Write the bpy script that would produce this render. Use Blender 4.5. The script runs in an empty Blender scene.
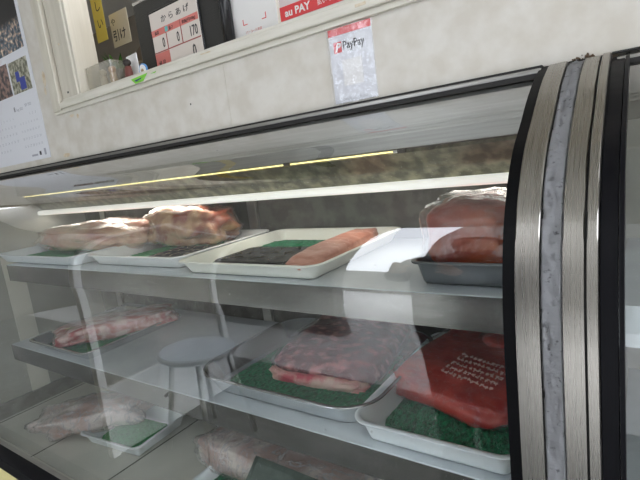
import bpy, bmesh, math, random
from mathutils import Vector, Matrix, noise
random.seed(7)
S = bpy.context.scene
C = S.collection
PI = math.pi

# ------------------------------------------------------------------ camera, world, light, exposure
cam = bpy.data.cameras.new('camera'); cam.lens = 465.0/640*36; cam.sensor_width = 36; cam.clip_start = .01
co = bpy.data.objects.new('camera', cam); C.objects.link(co)
RM = ((0.81829919, -0.0024722, -0.5747872), (0.56147108, -0.21060447, 0.80024745), (-0.12303112, -0.97756823, -0.17094939))
co.matrix_world = Matrix(((RM[0][0], -RM[0][1], -RM[0][2], 0), (RM[1][0], -RM[1][1], -RM[1][2], 0),
                          (RM[2][0], -RM[2][1], -RM[2][2], 0), (0, 0, 0, 1)))
S.camera = co
W = bpy.data.worlds.new('overcast_sky'); S.world = W; W.use_nodes = True
bg = W.node_tree.nodes['Background']; bg.inputs[0].default_value = (.86, .91, 1.0, 1); bg.inputs[1].default_value = 3.9
S.view_settings.view_transform = 'Standard'; S.view_settings.look = 'None'
S.view_settings.gamma = 1; S.view_settings.use_curve_mapping = False
S.view_settings.exposure = 1.12

def area(name, loc, rot, sx, sy, power, col):
    l = bpy.data.lights.new(name, 'AREA'); l.shape = 'RECTANGLE'; l.size = sx; l.size_y = sy; l.energy = power; l.color = col
    o = bpy.data.objects.new(name, l); C.objects.link(o); o.location = loc; o.rotation_euler = rot
    return o
# fluorescent light of the shop's kitchen behind the serving window
area('kitchen_ceiling_light', (-.6, 1.7, 1.15), (0, 0, 0), 1.2, .3, 7, (1, .88, .72))

# ------------------------------------------------------------------ helpers
def tag(o, label=None, cat=None, group=None, kind=None):
    if label: o['label'] = label
    if cat: o['category'] = cat
    if group: o['group'] = group
    if kind: o['kind'] = kind
    return o
def empty(name, loc, label, cat, group=None, rz=0):
    o = bpy.data.objects.new(name, None); C.objects.link(o); o.location = loc; o.rotation_euler = (0, 0, rz)
    o.empty_display_size = .02
    return tag(o, label, cat, group)
def link(name, bm, m, parent=None, smooth=False, loc=None):
    bmesh.ops.recalc_face_normals(bm, faces=bm.faces)
    me = bpy.data.meshes.new(name); bm.to_mesh(me); bm.free()
    if smooth:
        for p in me.polygons: p.use_smooth = True
    o = bpy.data.objects.new(name, me); C.objects.link(o)
    for mm in (m if isinstance(m, (list, tuple)) else [m]): me.materials.append(mm)
    if parent: o.parent = parent
    if loc: o.location = loc
    return o
def bx(bm, x0, x1, y0, y1, z0, z1, bev=0):
    r = bmesh.ops.create_cube(bm, size=1)
    vs = r['verts']
    for v in vs:
        v.co = Vector(((x0+x1)/2+v.co.x*(x1-x0), (y0+y1)/2+v.co.y*(y1-y0), (z0+z1)/2+v.co.z*(z1-z0)))
    if bev:
        es = list({e for v in vs for e in v.link_edges})
        bmesh.ops.bevel(bm, geom=es, offset=bev, segments=2, affect='EDGES', profile=.5)
    return bm
def box(name, b, m, parent=None, bev=0, kind=None, smooth=False):
    bm = bmesh.new(); bx(bm, *b, bev)
    o = link(name, bm, m, parent, smooth)
    if kind: o['kind'] = kind
    return o
def prism(bm, poly, x0, x1):                       # polygon in (y, z) extruded along x
    a = [bm.verts.new((x0, y, z)) for y, z in poly]; b = [bm.verts.new((x1, y, z)) for y, z in poly]
    n = len(poly)
    for i in range(n):
        bm.faces.new((a[i], a[(i+1) % n], b[(i+1) % n], b[i]))
    bm.faces.new(a); bm.faces.new(b[::-1])
def tube(bm, pts, r, seg=10, closed=False):
    pts = [Vector(p) for p in pts]; rings = []
    n = len(pts)
    for i, p in enumerate(pts):
        if closed: t = (pts[(i+1) % n]-pts[i-1])
        else: t = pts[min(i+1, n-1)]-pts[max(i-1, 0)]
        t.normalize()
        u = t.cross(Vector((0, 0, 1)))
        if u.length < .05: u = t.cross(Vector((0, 1, 0)))
        u.normalize(); v = t.cross(u)
        rr = r[i] if isinstance(r, (list, tuple)) else r
        rings.append([bm.verts.new(p+rr*(math.cos(2*PI*k/seg)*u+math.sin(2*PI*k/seg)*v)) for k in range(seg)])
    for i in range(n if closed else n-1):
        A, B = rings[i], rings[(i+1) % n]
        for k in range(seg): bm.faces.new((A[k], A[(k+1) % seg], B[(k+1) % seg], B[k]))
    if not closed:
        bm.faces.new(rings[0][::-1]); bm.faces.new(rings[-1])
def rrect(w, d, r, n=7):
    r = min(r, w/2-.001, d/2-.001); P = []
    for cx, cy, a0 in ((w/2-r, d/2-r, 0), (-w/2+r, d/2-r, PI/2), (-w/2+r, -d/2+r, PI), (w/2-r, -d/2+r, 1.5*PI)):
        for k in range(n+1):
            a = a0+PI/2*k/n; P.append((cx+r*math.cos(a), cy+r*math.sin(a)))
    return P
def loft(bm, rings):
    R_ = [[bm.verts.new(p) for p in ring] for ring in rings]
    n = len(R_[0])
    for A, B in zip(R_, R_[1:]):
        for k in range(n): bm.faces.new((A[k], A[(k+1) % n], B[(k+1) % n], B[k]))
    bm.faces.new(R_[0][::-1]); bm.faces.new(R_[-1])
def tray_bm(w, d, h, r=.04, slope=.015, lip=.008, t=.002):
    bm = bmesh.new()
    def ring(ins, z): return [(x, y, z) for x, y in rrect(w-2*ins, d-2*ins, max(r-ins, .006))]
    s = lip+slope
    loft(bm, [ring(s+.008, 0), ring(s+.002, .002), ring(s, .006), ring(lip+.001, h-.004), ring(.001, h-.003), ring(0, h-.0015),
              ring(.001, h), ring(lip*.6, h+.0008), ring(lip+t, h-.0015), ring(s+t, .006+t), ring(s+t+.006, t+.001), ring(s+.012, t)])
    return bm
def sheet_bm(w, d, h, r=.01, amp=0, freq=60, n=60, rough=0, seed=0):
    bm = bmesh.new(); g = []
    nx = n; ny = max(8, int(n*d/w))
    for j in range(ny+1):
        row = []
        for i in range(nx+1):
            x = -w/2+w*i/nx; y = -d/2+d*j/ny
            rc = min(.045, w/3, d/3); q_ = max(0, abs(y)-(d/2-rc)); x *= (w/2-(rc-math.sqrt(max(0, rc*rc-q_*q_)))*(1 if amp == 0 and h > .002 else 0))/(w/2)
            e = 0 if i in (0, nx) or j in (0, ny) else 1
            z = e*(h+amp*noise.noise(Vector((x*freq, y*freq, seed)))+rough*(random.random()-.2))
            row.append(bm.verts.new((x, y, z)))
        g.append(row)
    for j in range(ny):
        for i in range(nx): bm.faces.new((g[j][i], g[j][i+1], g[j+1][i+1], g[j+1][i]))
    bm.faces.new([g[0][i] for i in range(nx+1)]+[g[j][nx] for j in range(1, ny+1)]+[g[ny][i] for i in range(nx-1, -1, -1)]+[g[j][0] for j in range(ny-1, 0, -1)])
    return bm
def lump_bm(sx, sy, sz, e1=.6, e2=.7, amp=.08, freq=3, seed=0, n=64, flat=True, fine=0, taper=0, curve=0):
    """superellipsoid lump standing on z=0 ; sx,sy half sizes, sz full height"""
    bm = bmesh.new(); rows = []
    nv = n//2
    sg = lambda v, e: math.copysign(abs(v)**e, v)
    for j in range(nv+1):
        ph = -PI/2+PI*j/nv; row = []
        for i in range(n):
            th = 2*PI*i/n
            p = Vector((sg(math.cos(ph), e1)*sg(math.cos(th), e2), sg(math.cos(ph), e1)*sg(math.sin(th), e2), sg(math.sin(ph), e1)))
            k = 1+amp*noise.fractal(p*freq*.5+Vector((seed, 0, 0)), 1, 2, 3)*2+fine*noise.noise(p*freq*6+Vector((seed, 3, 0)))
            p = p*k
            tp = 1-taper*p.x
            x = p.x*sx; y = p.y*sy*tp+curve*(p.x**2)*sy; z = (p.z*tp+1)/2*sz
            if flat: z = max(z, 0) if z > sz*.06 else max(z*.1, 0)
            row.append(bm.verts.new((x, y, z)))
            if j in (0, nv): break
        rows.append(row)
    for j in range(nv):
        A, B = rows[j], rows[j+1]
        for i in range(n):
            i2 = (i+1) % n
            if len(A) == 1: bm.faces.new((A[0], B[i2], B[i]))
            elif len(B) == 1: bm.faces.new((A[i], A[i2], B[0]))
            else: bm.faces.new((A[i], A[i2], B[i2], B[i]))
    return bm
def text(name, s, size, m, parent=None, mat=None, loc=(0, 0, 0), thick=.0002, sx=1, shear=0, bold=0, align='LEFT'):
    cu = bpy.data.curves.new(name, 'FONT'); cu.body = s; cu.size = size; cu.extrude = thick; cu.offset = bold; cu.shear = shear
    cu.align_x = align; cu.resolution_u = 2
    t = bpy.data.objects.new(name, cu); C.objects.link(t)
    dg = bpy.context.evaluated_depsgraph_get(); me = bpy.data.meshes.new_from_object(t.evaluated_get(dg))
    bpy.data.objects.remove(t)
    R0 = Matrix.Rotation(PI/2, 4, 'X')             # upright, facing -y
    M_ = (mat or Matrix.Identity(4)) @ R0 @ Matrix.Diagonal((sx, 1, 1, 1))
    me.transform(M_)
    o = bpy.data.objects.new(name, me); C.objects.link(o); me.materials.clear(); me.materials.append(m)
    o.location = loc
    if parent: o.parent = parent
    return o

# ------------------------------------------------------------------ materials
MATS = {}
def mat(name, col=(.8, .8, .8), rough=.5, metal=0, col2=None, scale=8, stretch=(1, 1, 1), bump=0, bscale=40, bstretch=(1, 1, 1),
        ramp=(.4, .6), spec=.5, sss=0, emit=0, coat=0, detail=4, r2=None):
    m = bpy.data.materials.new(name); m.use_nodes = True; nt = m.node_tree; N = nt.nodes; L = nt.links
    b = N['Principled BSDF']; b.inputs['Base Color'].default_value = (*col, 1); b.inputs['Roughness'].default_value = rough
    b.inputs['Metallic'].default_value = metal; b.inputs['Specular IOR Level'].default_value = spec
    if sss: b.inputs['Subsurface Weight'].default_value = sss; b.inputs['Subsurface Radius'].default_value = (.02, .006, .004)
    if coat: b.inputs['Coat Weight'].default_value = coat; b.inputs['Coat Roughness'].default_value = .12
    if emit: b.inputs['Emission Color'].default_value = (*col, 1); b.inputs['Emission Strength'].default_value = emit
    tc = N.new('ShaderNodeTexCoord')
    def nz(sc, st, det=detail):
        mp = N.new('ShaderNodeMapping'); mp.inputs['Scale'].default_value = st; L.new(tc.outputs['Object'], mp.inputs[0])
        n = N.new('ShaderNodeTexNoise'); n.inputs['Scale'].default_value = sc; n.inputs['Detail'].default_value = det
        L.new(mp.outputs[0], n.inputs['Vector']); return n
    if col2 is not None:
        n = nz(scale, stretch); r = N.new('ShaderNodeValToRGB')
        r.color_ramp.elements[0].position = ramp[0]; r.color_ramp.elements[1].position = ramp[1]
        r.color_ramp.elements[0].color = (*col, 1); r.color_ramp.elements[1].color = (*col2, 1)
        L.new(n.outputs['Fac'], r.inputs[0]); L.new(r.outputs[0], b.inputs['Base Color'])
        if r2 is not None:
            mr = N.new('ShaderNodeMapRange'); mr.inputs[1].default_value = ramp[0]; mr.inputs[2].default_value = ramp[1]
            mr.inputs[3].default_value = rough; mr.inputs[4].default_value = r2
            L.new(n.outputs['Fac'], mr.inputs[0]); L.new(mr.outputs[0], b.inputs['Roughness'])
    if bump:
        n2 = nz(bscale, bstretch, 6); bp = N.new('ShaderNodeBump'); bp.inputs['Strength'].default_value = bump; bp.inputs['Distance'].default_value = .004
        L.new(n2.outputs['Fac'], bp.inputs['Height']); L.new(bp.outputs[0], b.inputs['Normal'])
    MATS[name] = m; return m
def film(name, tint, gloss_rough, milk, bump=0, bscale=30, bstretch=(1, 1, 1), ior=1.5, milk_col=(.9, .9, .9), gfac=1.0, streak=0, f0=.085, crinkle=0):
    """thin clear sheet: see-through + mirror by Fresnel + a little milkiness (on the case glass: dirt plus painted reflection haze)"""
    m = bpy.data.materials.new(name); m.use_nodes = True; nt = m.node_tree; N = nt.nodes; L = nt.links
    N.remove(N['Principled BSDF']); out = N['Material Output']
    tr = N.new('ShaderNodeBsdfTransparent'); tr.inputs[0].default_value = (*tint, 1)
    gl = N.new('ShaderNodeBsdfGlossy'); gl.inputs['Roughness'].default_value = gloss_rough; gl.inputs[0].default_value = (gfac, gfac, gfac, 1)
    df = N.new('ShaderNodeBsdfDiffuse'); df.inputs[0].default_value = (*milk_col, 1)
    fr = N.new('ShaderNodeLayerWeight'); fr.inputs['Blend'].default_value = .5
    pw = N.new('ShaderNodeMath'); pw.operation = 'POWER'; pw.inputs[1].default_value = 4; L.new(fr.outputs['Facing'], pw.inputs[0])
    m1 = N.new('ShaderNodeMixShader'); m2 = N.new('ShaderNodeMixShader'); m1.inputs[0].default_value = milk
    L.new(tr.outputs[0], m1.inputs[1]); L.new(df.outputs[0], m1.inputs[2])
    ml = N.new('ShaderNodeMath'); ml.operation = 'MULTIPLY_ADD'; ml.inputs[1].default_value = 1.25; ml.inputs[2].default_value = f0; ml.use_clamp = True
    L.new(pw.outputs[0], ml.inputs[0]); L.new(ml.outputs[0], m2.inputs[0]); L.new(m1.outputs[0], m2.inputs[1]); L.new(gl.outputs[0], m2.inputs[2])
    L.new(m2.outputs[0], out.inputs['Surface'])
    tc = N.new('ShaderNodeTexCoord')
    if bump:
        mp = N.new('ShaderNodeMapping'); mp.inputs['Scale'].default_value = bstretch; L.new(tc.outputs['Object'], mp.inputs[0])
        n = N.new('ShaderNodeTexNoise'); n.inputs['Scale'].default_value = bscale; n.inputs['Detail'].default_value = 4; L.new(mp.outputs[0], n.inputs['Vector'])
        bp = N.new('ShaderNodeBump'); bp.inputs['Strength'].default_value = bump; bp.inputs['Distance'].default_value = .006
        L.new(n.outputs['Fac'], bp.inputs['Height'])
        for x in (gl, fr, df): L.new(bp.outputs[0], x.inputs['Normal'])
    if streak:
        mp = N.new('ShaderNodeMapping'); mp.inputs['Scale'].default_value = (3, 1, 1); L.new(tc.outputs['Object'], mp.inputs[0])
        n = N.new('ShaderNodeTexNoise'); n.inputs['Scale'].default_value = 2.5; n.inputs['Detail'].default_value = 8; L.new(mp.outputs[0], n.inputs['Vector'])
        v = N.new('ShaderNodeTexVoronoi'); v.inputs['Scale'].default_value = 22; L.new(tc.outputs['Object'], v.inputs['Vector'])
        lt = N.new('ShaderNodeMath'); lt.operation = 'LESS_THAN'; lt.inputs[1].default_value = .05; L.new(v.outputs['Distance'], lt.inputs[0])
        mr = N.new('ShaderNodeMapRange'); mr.inputs[1].default_value = .35; mr.inputs[2].default_value = .75
        mr.inputs[3].default_value = milk*.4; mr.inputs[4].default_value = milk+streak; L.new(n.outputs['Fac'], mr.inputs[0])
        ad = N.new('ShaderNodeMath'); ad.operation = 'MULTIPLY_ADD'; ad.inputs[1].default_value = .22
        L.new(lt.outputs[0], ad.inputs[0]); L.new(mr.outputs[0], ad.inputs[2]); L.new(ad.outputs[0], m1.inputs[0])
    if crinkle:
        n = N.new('ShaderNodeTexNoise'); n.inputs['Scale'].default_value = 16; n.inputs['Detail'].default_value = 5; n.inputs['Distortion'].default_value = 2.2; L.new(tc.outputs['Object'], n.inputs['Vector'])
        sb = N.new('ShaderNodeMath'); sb.operation = 'SUBTRACT'; sb.inputs[1].default_value = .5; L.new(n.outputs['Fac'], sb.inputs[0])
        ab = N.new('ShaderNodeMath'); ab.operation = 'ABSOLUTE'; L.new(sb.outputs[0], ab.inputs[0])
        mr = N.new('ShaderNodeMapRange'); mr.inputs[1].default_value = .0; mr.inputs[2].default_value = .04; mr.inputs[3].default_value = milk+crinkle; mr.inputs[4].default_value = milk
        L.new(ab.outputs[0], mr.inputs[0]); L.new(mr.outputs[0], m1.inputs[0])
    MATS[name] = m; return m

cream_panel = mat('cream_marbled_panel', (.61, .57, .50), .45, col2=(.69, .66, .605), scale=26, detail=8, ramp=(.35, .65), bump=.05, bscale=60)
cream_wood = mat('cream_painted_wood', (.58, .54, .45), .5, col2=(.65, .61, .52), scale=6, stretch=(9, 9, .7), bump=.04, bscale=30, bstretch=(6, 6, .5))
cream_sill = mat('cream_sill_paint', (.66, .63, .54), .45, col2=(.73, .70, .62), scale=5, stretch=(2, 1, 20), bump=.06, bscale=20, bstretch=(1, 1, 8))
stain = mat('brown_stain', (.62, .50, .33), .7, col2=(.72, .64, .50), scale=60)
dark_gap = mat('black_gap', (.012, .011, .010), .6)
black_rubber = mat('black_rubber_gasket', (.002, .002, .003), .5, spec=.12)
black_frame = mat('black_enamel_frame', (.003, .003, .005), .45, spec=.15)
steel = mat('brushed_steel', (.36, .35, .33), .30, 1, col2=(.42, .41, .39), scale=7, stretch=(1, 40, 40), bump=.06, bscale=10, bstretch=(2, 90, 90), r2=.38)
steel_v = mat('brushed_steel_vertical', (.33, .312, .285), .27, 1, col2=(.345, .328, .30), scale=3, stretch=(300, 1, 1), detail=2, r2=.285)
steel_dull = mat('dull_steel', (.40, .39, .36), .45, 1, col2=(.54, .53, .50), scale=5, stretch=(1, 3, 3), bump=.05, bscale=20)
steel_back = mat('spotted_back_steel', (.085, .08, .068), .42, .5, col2=(.135, .13, .112), scale=30, detail=8, bump=.12, bscale=45)
mottled = mat('mottled_reflector_steel', (.10, .095, .065), .35, .7, col2=(.30, .29, .19), scale=38, detail=8, ramp=(.42, .66), bump=.3, bscale=60)
shelf_lip_m = mat('shelf_lip_steel', (.22, .212, .195), .22, 1, col2=(.30, .29, .27), scale=6, stretch=(1, 1, 5), bump=.05)
shelf_top_m = mat('matt_shelf_steel', (.60, .64, .67), .26, .25, col2=(.70, .74, .77), scale=6, bump=.03)
tray_steel = mat('stainless_tray_steel', (.60, .61, .61), .22, 1, col2=(.70, .71, .71), scale=12, bump=.03)
vat_grey = mat('grey_coated_tray', (.10, .11, .115), .45, .1, col2=(.16, .17, .18), scale=12)
white_enamel = mat('white_enamel', (.82, .82, .80), .3, col2=(.88, .88, .87), scale=4)
yellow_enamel = mat('yellowed_enamel_rim', (.78, .76, .66), .3, col2=(.86, .85, .78), scale=4)
white_plastic = mat('white_plastic_tray', (.76, .80, .82), .4, col2=(.82, .85, .86), scale=5)
inner_wall = mat('grey_beige_liner', (.36, .35, .30), .45, .15, col2=(.44, .43, .37), scale=3, bump=.03)
inner_light = mat('cream_liner_strip', (.62, .59, .49), .5, col2=(.68, .65, .55), scale=4)
floor_m = mat('worn_deck_plates', (.58, .57, .50), .38, .05, col2=(.68, .66, .58), scale=4, bump=.05)
green_mat = mat('green_plastic_grass', (.001, .085, .030), .5, col2=(.003, .21, .080), scale=190, stretch=(1, .45, 1), bump=.9, bscale=200, bstretch=(1, .5, 1))
green_light = mat('light_green_sheet', (.015, .22, .06), .45, col2=(.03, .33, .10), scale=150, bump=.5, bscale=180)
green_dark = mat('dark_green_tray_sheet', (.04, .065, .05), .5, col2=(.055, .085, .065), scale=60)
meat_pork = mat('pale_pork', (.42, .13, .085), .4, col2=(.68, .46, .32), scale=11, stretch=(.6, 2.2, 2), bump=.4, bscale=26, sss=.12, ramp=(.35, .6))
meat_bone = mat('bone_in_cut', (.28, .065, .03), .4, col2=(.58, .36, .20), scale=18, bump=.5, bscale=30, ramp=(.42, .62))
meat_roast = mat('dark_orange_roast', (.17, .009, .006), .4, col2=(.36, .06, .006), scale=9, bump=.35, bscale=16, ramp=(.35, .65))
meat_marbled = mat('marbled_purple_beef', (.13, .004, .018), .35, col2=(.58, .22, .22), scale=34, stretch=(1, 1.5, 1), bump=.3, bscale=26, ramp=(.47, .66), detail=6, spec=.15)
meat_pink = mat('pink_fat_edge', (.60, .07, .10), .35, col2=(.75, .50, .42), scale=20, bump=.4, bscale=30)
meat_red = mat('red_minced_beef', (.36, .014, .010), .4, col2=(.52, .05, .03), scale=30, bump=.4, bscale=40)
meat_pinkmince = mat('orange_pink_mince', (.52, .20, .13), .5, col2=(.64, .31, .22), scale=50, stretch=(1, .5, 1), bump=.5, bscale=70)
meat_fatty = mat('streaky_pink_pork', (.40, .07, .07), .35, col2=(.72, .50, .46), scale=26, stretch=(1, 2.5, 1), bump=.4, bscale=30, ramp=(.4, .6))
meat_frozen = mat('frosty_pale_cut', (.42, .25, .21), .4, col2=(.66, .56, .51), scale=15, bump=.5, bscale=24)
wrap = film('clear_wrap', (.99, .99, .99), .07, .004, bump=1, bscale=30, bstretch=(1, 2, 1), gfac=.95, f0=.015, crinkle=.10)
wrap_milky = film('milky_wrap', (.97, .97, .97), .10, .10, f0=.06, crinkle=.45, bump=1, bscale=26, bstretch=(1.5, 1, 1), milk_col=(.82, .80, .80))
glass = film('curved_case_glass', (.93, .955, .95), .004, .006, gfac=1, milk_col=(.75, .76, .74), streak=.016)  # milk paints in haze of street reflections, beside dirt specks
clear_case = film('clear_plastic_box', (.85, .84, .8), .1, .16, milk_col=(.8, .78, .7))
tape_film = film('clear_tape', (.97, .97, .98), .12, .06, bump=.6, bscale=50)
paper = mat('white_paper', (.72, .73, .77), .6)
paper_warm = mat('warm_paper', (.60, .54, .42), .7)
card_white = mat('white_card', (.82, .81, .80), .45)
ink = mat('black_ink', (.03, .03, .035), .6)
ink_grey = mat('grey_ink', (.36, .37, .42), .6)
red = mat('sign_red', (.72, .045, .05), .4)
red_soft = mat('faded_red', (.66, .20, .17), .5)
white_ink = mat('white_ink', (.85, .84, .83), .5)
gold = mat('gold_print', (.80, .66, .38), .5)
black_pack = mat('black_printed_film', (.010, .010, .009), .6, col2=(.03, .028, .02), scale=30, ramp=(.45, .6), bump=.3, bscale=50, spec=.25)
yellow = mat('pale_yellow_panel', (.86, .76, .36), .5)
yellow_sign = mat('yellow_paper_strip', (.70, .56, .10), .6)
leaf = mat('plant_leaf', (.03, .12, .015), .5, col2=(.08, .22, .03), scale=30)
scale_black = mat('black_ribbed_plastic', (.025, .024, .022), .45, bump=.3, bscale=8, bstretch=(1, 1, 60))
gloss_black = mat('glossy_black_plastic', (.015, .015, .017), .15)
lcd = mat('display_face', (.52, .47, .43), .35, emit=.12)
caulk = mat('grey_cracked_sealant', (.16, .16, .17), .5, col2=(.44, .445, .47), scale=150, detail=6, ramp=(.30, .40), bump=1, bscale=55)
kitchen_wall_m = mat('brown_kitchen_wall', (.26, .22, .175), .7, col2=(.30, .26, .21), scale=3)
asphalt = mat('sunlit_street_asphalt', (.50, .49, .47), .9, col2=(.54, .53, .51), scale=60)  # pale tone paints in sunlight on the open road
facade = mat('grey_plaster', (.17, .165, .15), .8, col2=(.20, .195, .18), scale=2)
soffit = mat('canopy_board', (.55, .54, .50), .8)
cloth_dark = mat('dark_cloth', (.02, .021, .03), .9, bump=.2)
skin = mat('skin', (.50, .28, .19), .5, sss=.1)
hair_m = mat('dark_hair', (.02, .015, .012), .6)
fluo = mat('fluorescent_tube_glow', (1, .86, .36), .4, emit=.9)
diffuser = mat('lit_white_diffuser', (.9, .88, .82), .3, emit=.30)
green_sticker = mat('lime_green_sticker', (.22, .62, .05), .4)
navy = mat('navy_ink', (.02, .05, .16), .5)
blue_ring = mat('blue_ring', (.12, .32, .65), .4)
def night_photo():
    m = mat('fireworks_night_photo', (.01, .01, .012), .35); nt = m.node_tree; N = nt.nodes; L = nt.links; b = N['Principled BSDF']
    tc = N.new('ShaderNodeTexCoord'); sp = N.new('ShaderNodeSeparateXYZ'); L.new(tc.outputs['Object'], sp.inputs[0])
    n = N.new('ShaderNodeTexNoise'); n.inputs['Scale'].default_value = 75; n.inputs['Detail'].default_value = 3; L.new(tc.outputs['Object'], n.inputs['Vector'])
    r = N.new('ShaderNodeValToRGB'); e = r.color_ramp.elements
    e[0].position = .40; e[0].color = (.02, .03, .05, 1); e[1].position = .68; e[1].color = (.9, .78, .6, 1)
    k = e.new(.5); k.color = (.10, .15, .19, 1); k = e.new(.58); k.color = (.40, .27, .20, 1)
    L.new(n.outputs['Fac'], r.inputs[0])
    mr = N.new('ShaderNodeMapRange'); mr.inputs[1].default_value = .095; mr.inputs[2].default_value = .07; L.new(sp.outputs['Z'], mr.inputs[0])
    # pale smoke plume of the fireworks
    d = N.new('ShaderNodeTexGradient'); d.gradient_type = 'SPHERICAL'; mp = N.new('ShaderNodeMapping')
    mp.inputs['Location'].default_value = (2.6, 0, -1.9); mp.inputs['Scale'].default_value = (16, 1, 8); L.new(tc.outputs['Object'], mp.inputs[0]); L.new(mp.outputs[0], d.inputs[0])
    mx = N.new('ShaderNodeMix'); mx.data_type = 'RGBA'; mx.inputs['A'].default_value = (.012, .010, .010, 1); L.new(mr.outputs[0], mx.inputs['Factor']); L.new(r.outputs[0], mx.inputs['B'])
    m2 = N.new('ShaderNodeMix'); m2.data_type = 'RGBA'; L.new(d.outputs['Fac'], m2.inputs['Factor']); L.new(mx.outputs['Result'], m2.inputs['A']); m2.inputs['B'].default_value = (.6, .72, .85, 1)
    L.new(m2.outputs['Result'], b.inputs['Base Color']); return m
night = night_photo()
photo_a = mat('crowd_photo', (.04, .035, .04), .4, col2=(.35, .22, .18), scale=60)
photo_b = mat('tree_photo', (.10, .10, .06), .4, col2=(.50, .48, .38), scale=70)
blue_cloth = mat('blue_print', (.04, .06, .32), .5)

# ------------------------------------------------------------------ the setting
H0 = -1.22
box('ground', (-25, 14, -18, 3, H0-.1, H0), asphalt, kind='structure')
box('floor_pavement', (-6, 4, -1.15, .75, H0-.05, H0+.004), mat('shaded_paving', (.10, .10, .095), .85, col2=(.13, .13, .12), scale=20), kind='structure')  # dark colour paints in the canopy's shade on the near ground
WX0, WX1 = -2.9, 1.6
bm = bmesh.new()
bx(bm, WX0, WX1, .75, .80, .088, .236)                      # panel under the serving window
bx(bm, WX0, -1.43, .75, .80, .236, 1.35)                    # panel left of the window
bx(bm, 1.2, WX1, .75, .80, .236, 1.35)
bx(bm, -1.43, 1.2, .75, .80, .95, 1.35)
wf = link('wall_front', bm, cream_panel); wf['kind'] = 'structure'
box('panel_seam', (-.7325, -.7318, .7493, .7505, .09, .232), mat('seam_line', (.58, .54, .46), .6), wf)
bm = bmesh.new()
for x, z, rx, rz_ in ((-1.47, .335, .010, .022), (-1.478, .30, .006, .012), (-1.435, .105, .02, .006), (-1.36, .21, .012, .004), (-1.33, .205, .006, .006)):
    vs = [bm.verts.new((x+rx*math.cos(a)*(1+.3*noise.noise(Vector((a, x*50, 0)))), .7494, z+rz_*math.sin(a)*(1+.3*noise.noise(Vector((a, x*50, 5)))))) for a in [2*PI*k/16 for k in range(16)]]
    bm.faces.new(vs)
link('stain', bm, stain, wf)
box('mark', (-.853, -.850, .7490, .7505, .156, .160), dark_gap, wf)

# serving window frame: jamb with grooves, sill with lip
w1 = bpy.data.objects.new('window_1', None); C.objects.link(w1); w1.location = (-1.3, .76, .25); w1['kind'] = 'structure'
wi = w1.matrix_world.copy()
def wbox(name, b, m, bev=.001):
    o = box(name, b, m, None, bev); o.parent = w1; o.matrix_parent_inverse = Matrix.Translation((1.3, -.76, -.25)); return o
wbox('jamb', (-1.432, -1.388, .735, .80, .228, .98), cream_wood, .003)
wbox('jamb', (-1.386, -1.375, .748, .80, .228, .98), cream_wood)
wbox('jamb', (-1.373, -1.29, .741, .80, .228, .98), cream_wood, .004)
wbox('jamb', (-1.29, -1.278, .744, .814, .228, .98), cream_wood, .002)
wbox('sill', (-1.385, 1.2, .732, .79, .232, .250), cream_sill, .002)
wbox('sill', (-1.375, 1.2, .738, .832, .250, .257), cream_sill, .0015)
wbox('sill', (-1.435, 1.2, .741, .79, .222, .232), cream_sill, .001)
wbox('sill', (-1.70, 1.2, .832, .90, .236, .2695), cream_sill, .001)
wbox('window_head', (-1.432, 1.2, .735, .80, .93, .98), cream_wood, .003)
wbox('sill_scuff', (-.775, -.745, .7312, .7325, .2465, .2485), stain, .0)
wbox('sill_scuff', (-.395, -.375, .7312, .7325, .238, .2425), stain, .0)
bm = bmesh.new(); 
bmesh.ops.create_uvsphere(bm, u_segments=10, v_segments=6, radius=.0025, matrix=Matrix.Translation((-1.335, .741, .40)))
o = link('nail', bm, stain); o.parent = w1; o.matrix_parent_inverse = Matrix.Translation((1.3, -.76, -.25))

# kitchen behind the window
box('kitchen_worktop', (-1.9, 1.2, .9005, 1.35, .20, .2695), cream_sill, kind='structure')
box('wall_kitchen_back', (-4.6, 2.6, 2.6, 2.66, H0, 1.35), kitchen_wall_m, kind='structure')
box('wall_kitchen_left', (-4.66, -4.6, .80, 2.6, H0, 1.35), kitchen_wall_m, kind='structure')
box('ceiling_kitchen', (-4.6, 2.6, .80, 2.6, 1.35, 1.40), soffit, kind='structure')
# canopy over the shop front, buildings across the street
box('canopy', (-5.5, 3.2, -1.05, .80, 1.35, 1.45), soffit, kind='structure')

# ------------------------------------------------------------------ display case
XL, XR = -1.84, -.118
case = empty('display_case', (-.9, .7, H0), 'long curved-glass refrigerated meat display case left of the steel column', 'display case')
def cpart(name, b, m, bev=0): 
    o = box(name, b, m, None, bev); o.parent = case; o.matrix_parent_inverse = Matrix.Translation((.9, -.7, -H0)); return o
def cbm(name, bm, m, smooth=False):
    o = link(name, bm, m, None, smooth); o.parent = case; o.matrix_parent_inverse = Matrix.Translation((.9, -.7, -H0)); return o
PROF = [(.745, .083), (.70, .0665), (.644, .038), (.598, .008), (.5565, -.018), (.53, -.042), (.511, -.067), (.4965, -.091), (.487, -.115), (.480, -.140), (.4755, -.164),
        (.4725, -.19), (.4705, -.2175), (.4690, -.274), (.4680, -.364), (.4665, -.55), (.465, -.74)]
def smooth_prof(P, n=3):
    out = []
    for i in range(len(P)-1):
        p0 = P[max(i-1, 0)]; p1 = P[i]; p2 = P[i+1]; p3 = P[min(i+2, len(P)-1)]
        for k in range(n):
            t = k/n
            f_ = lambda a, b, c, d: .5*(2*b+(c-a)*t+(2*a-5*b+4*c-d)*t*t+(3*b-a-3*c+d)*t**3)
            out.append((f_(p0[0], p1[0], p2[0], p3[0]), f_(p0[1], p1[1], p2[1], p3[1])))
    out.append(P[-1]); return out
SP = smooth_prof(PROF, 4)
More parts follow.
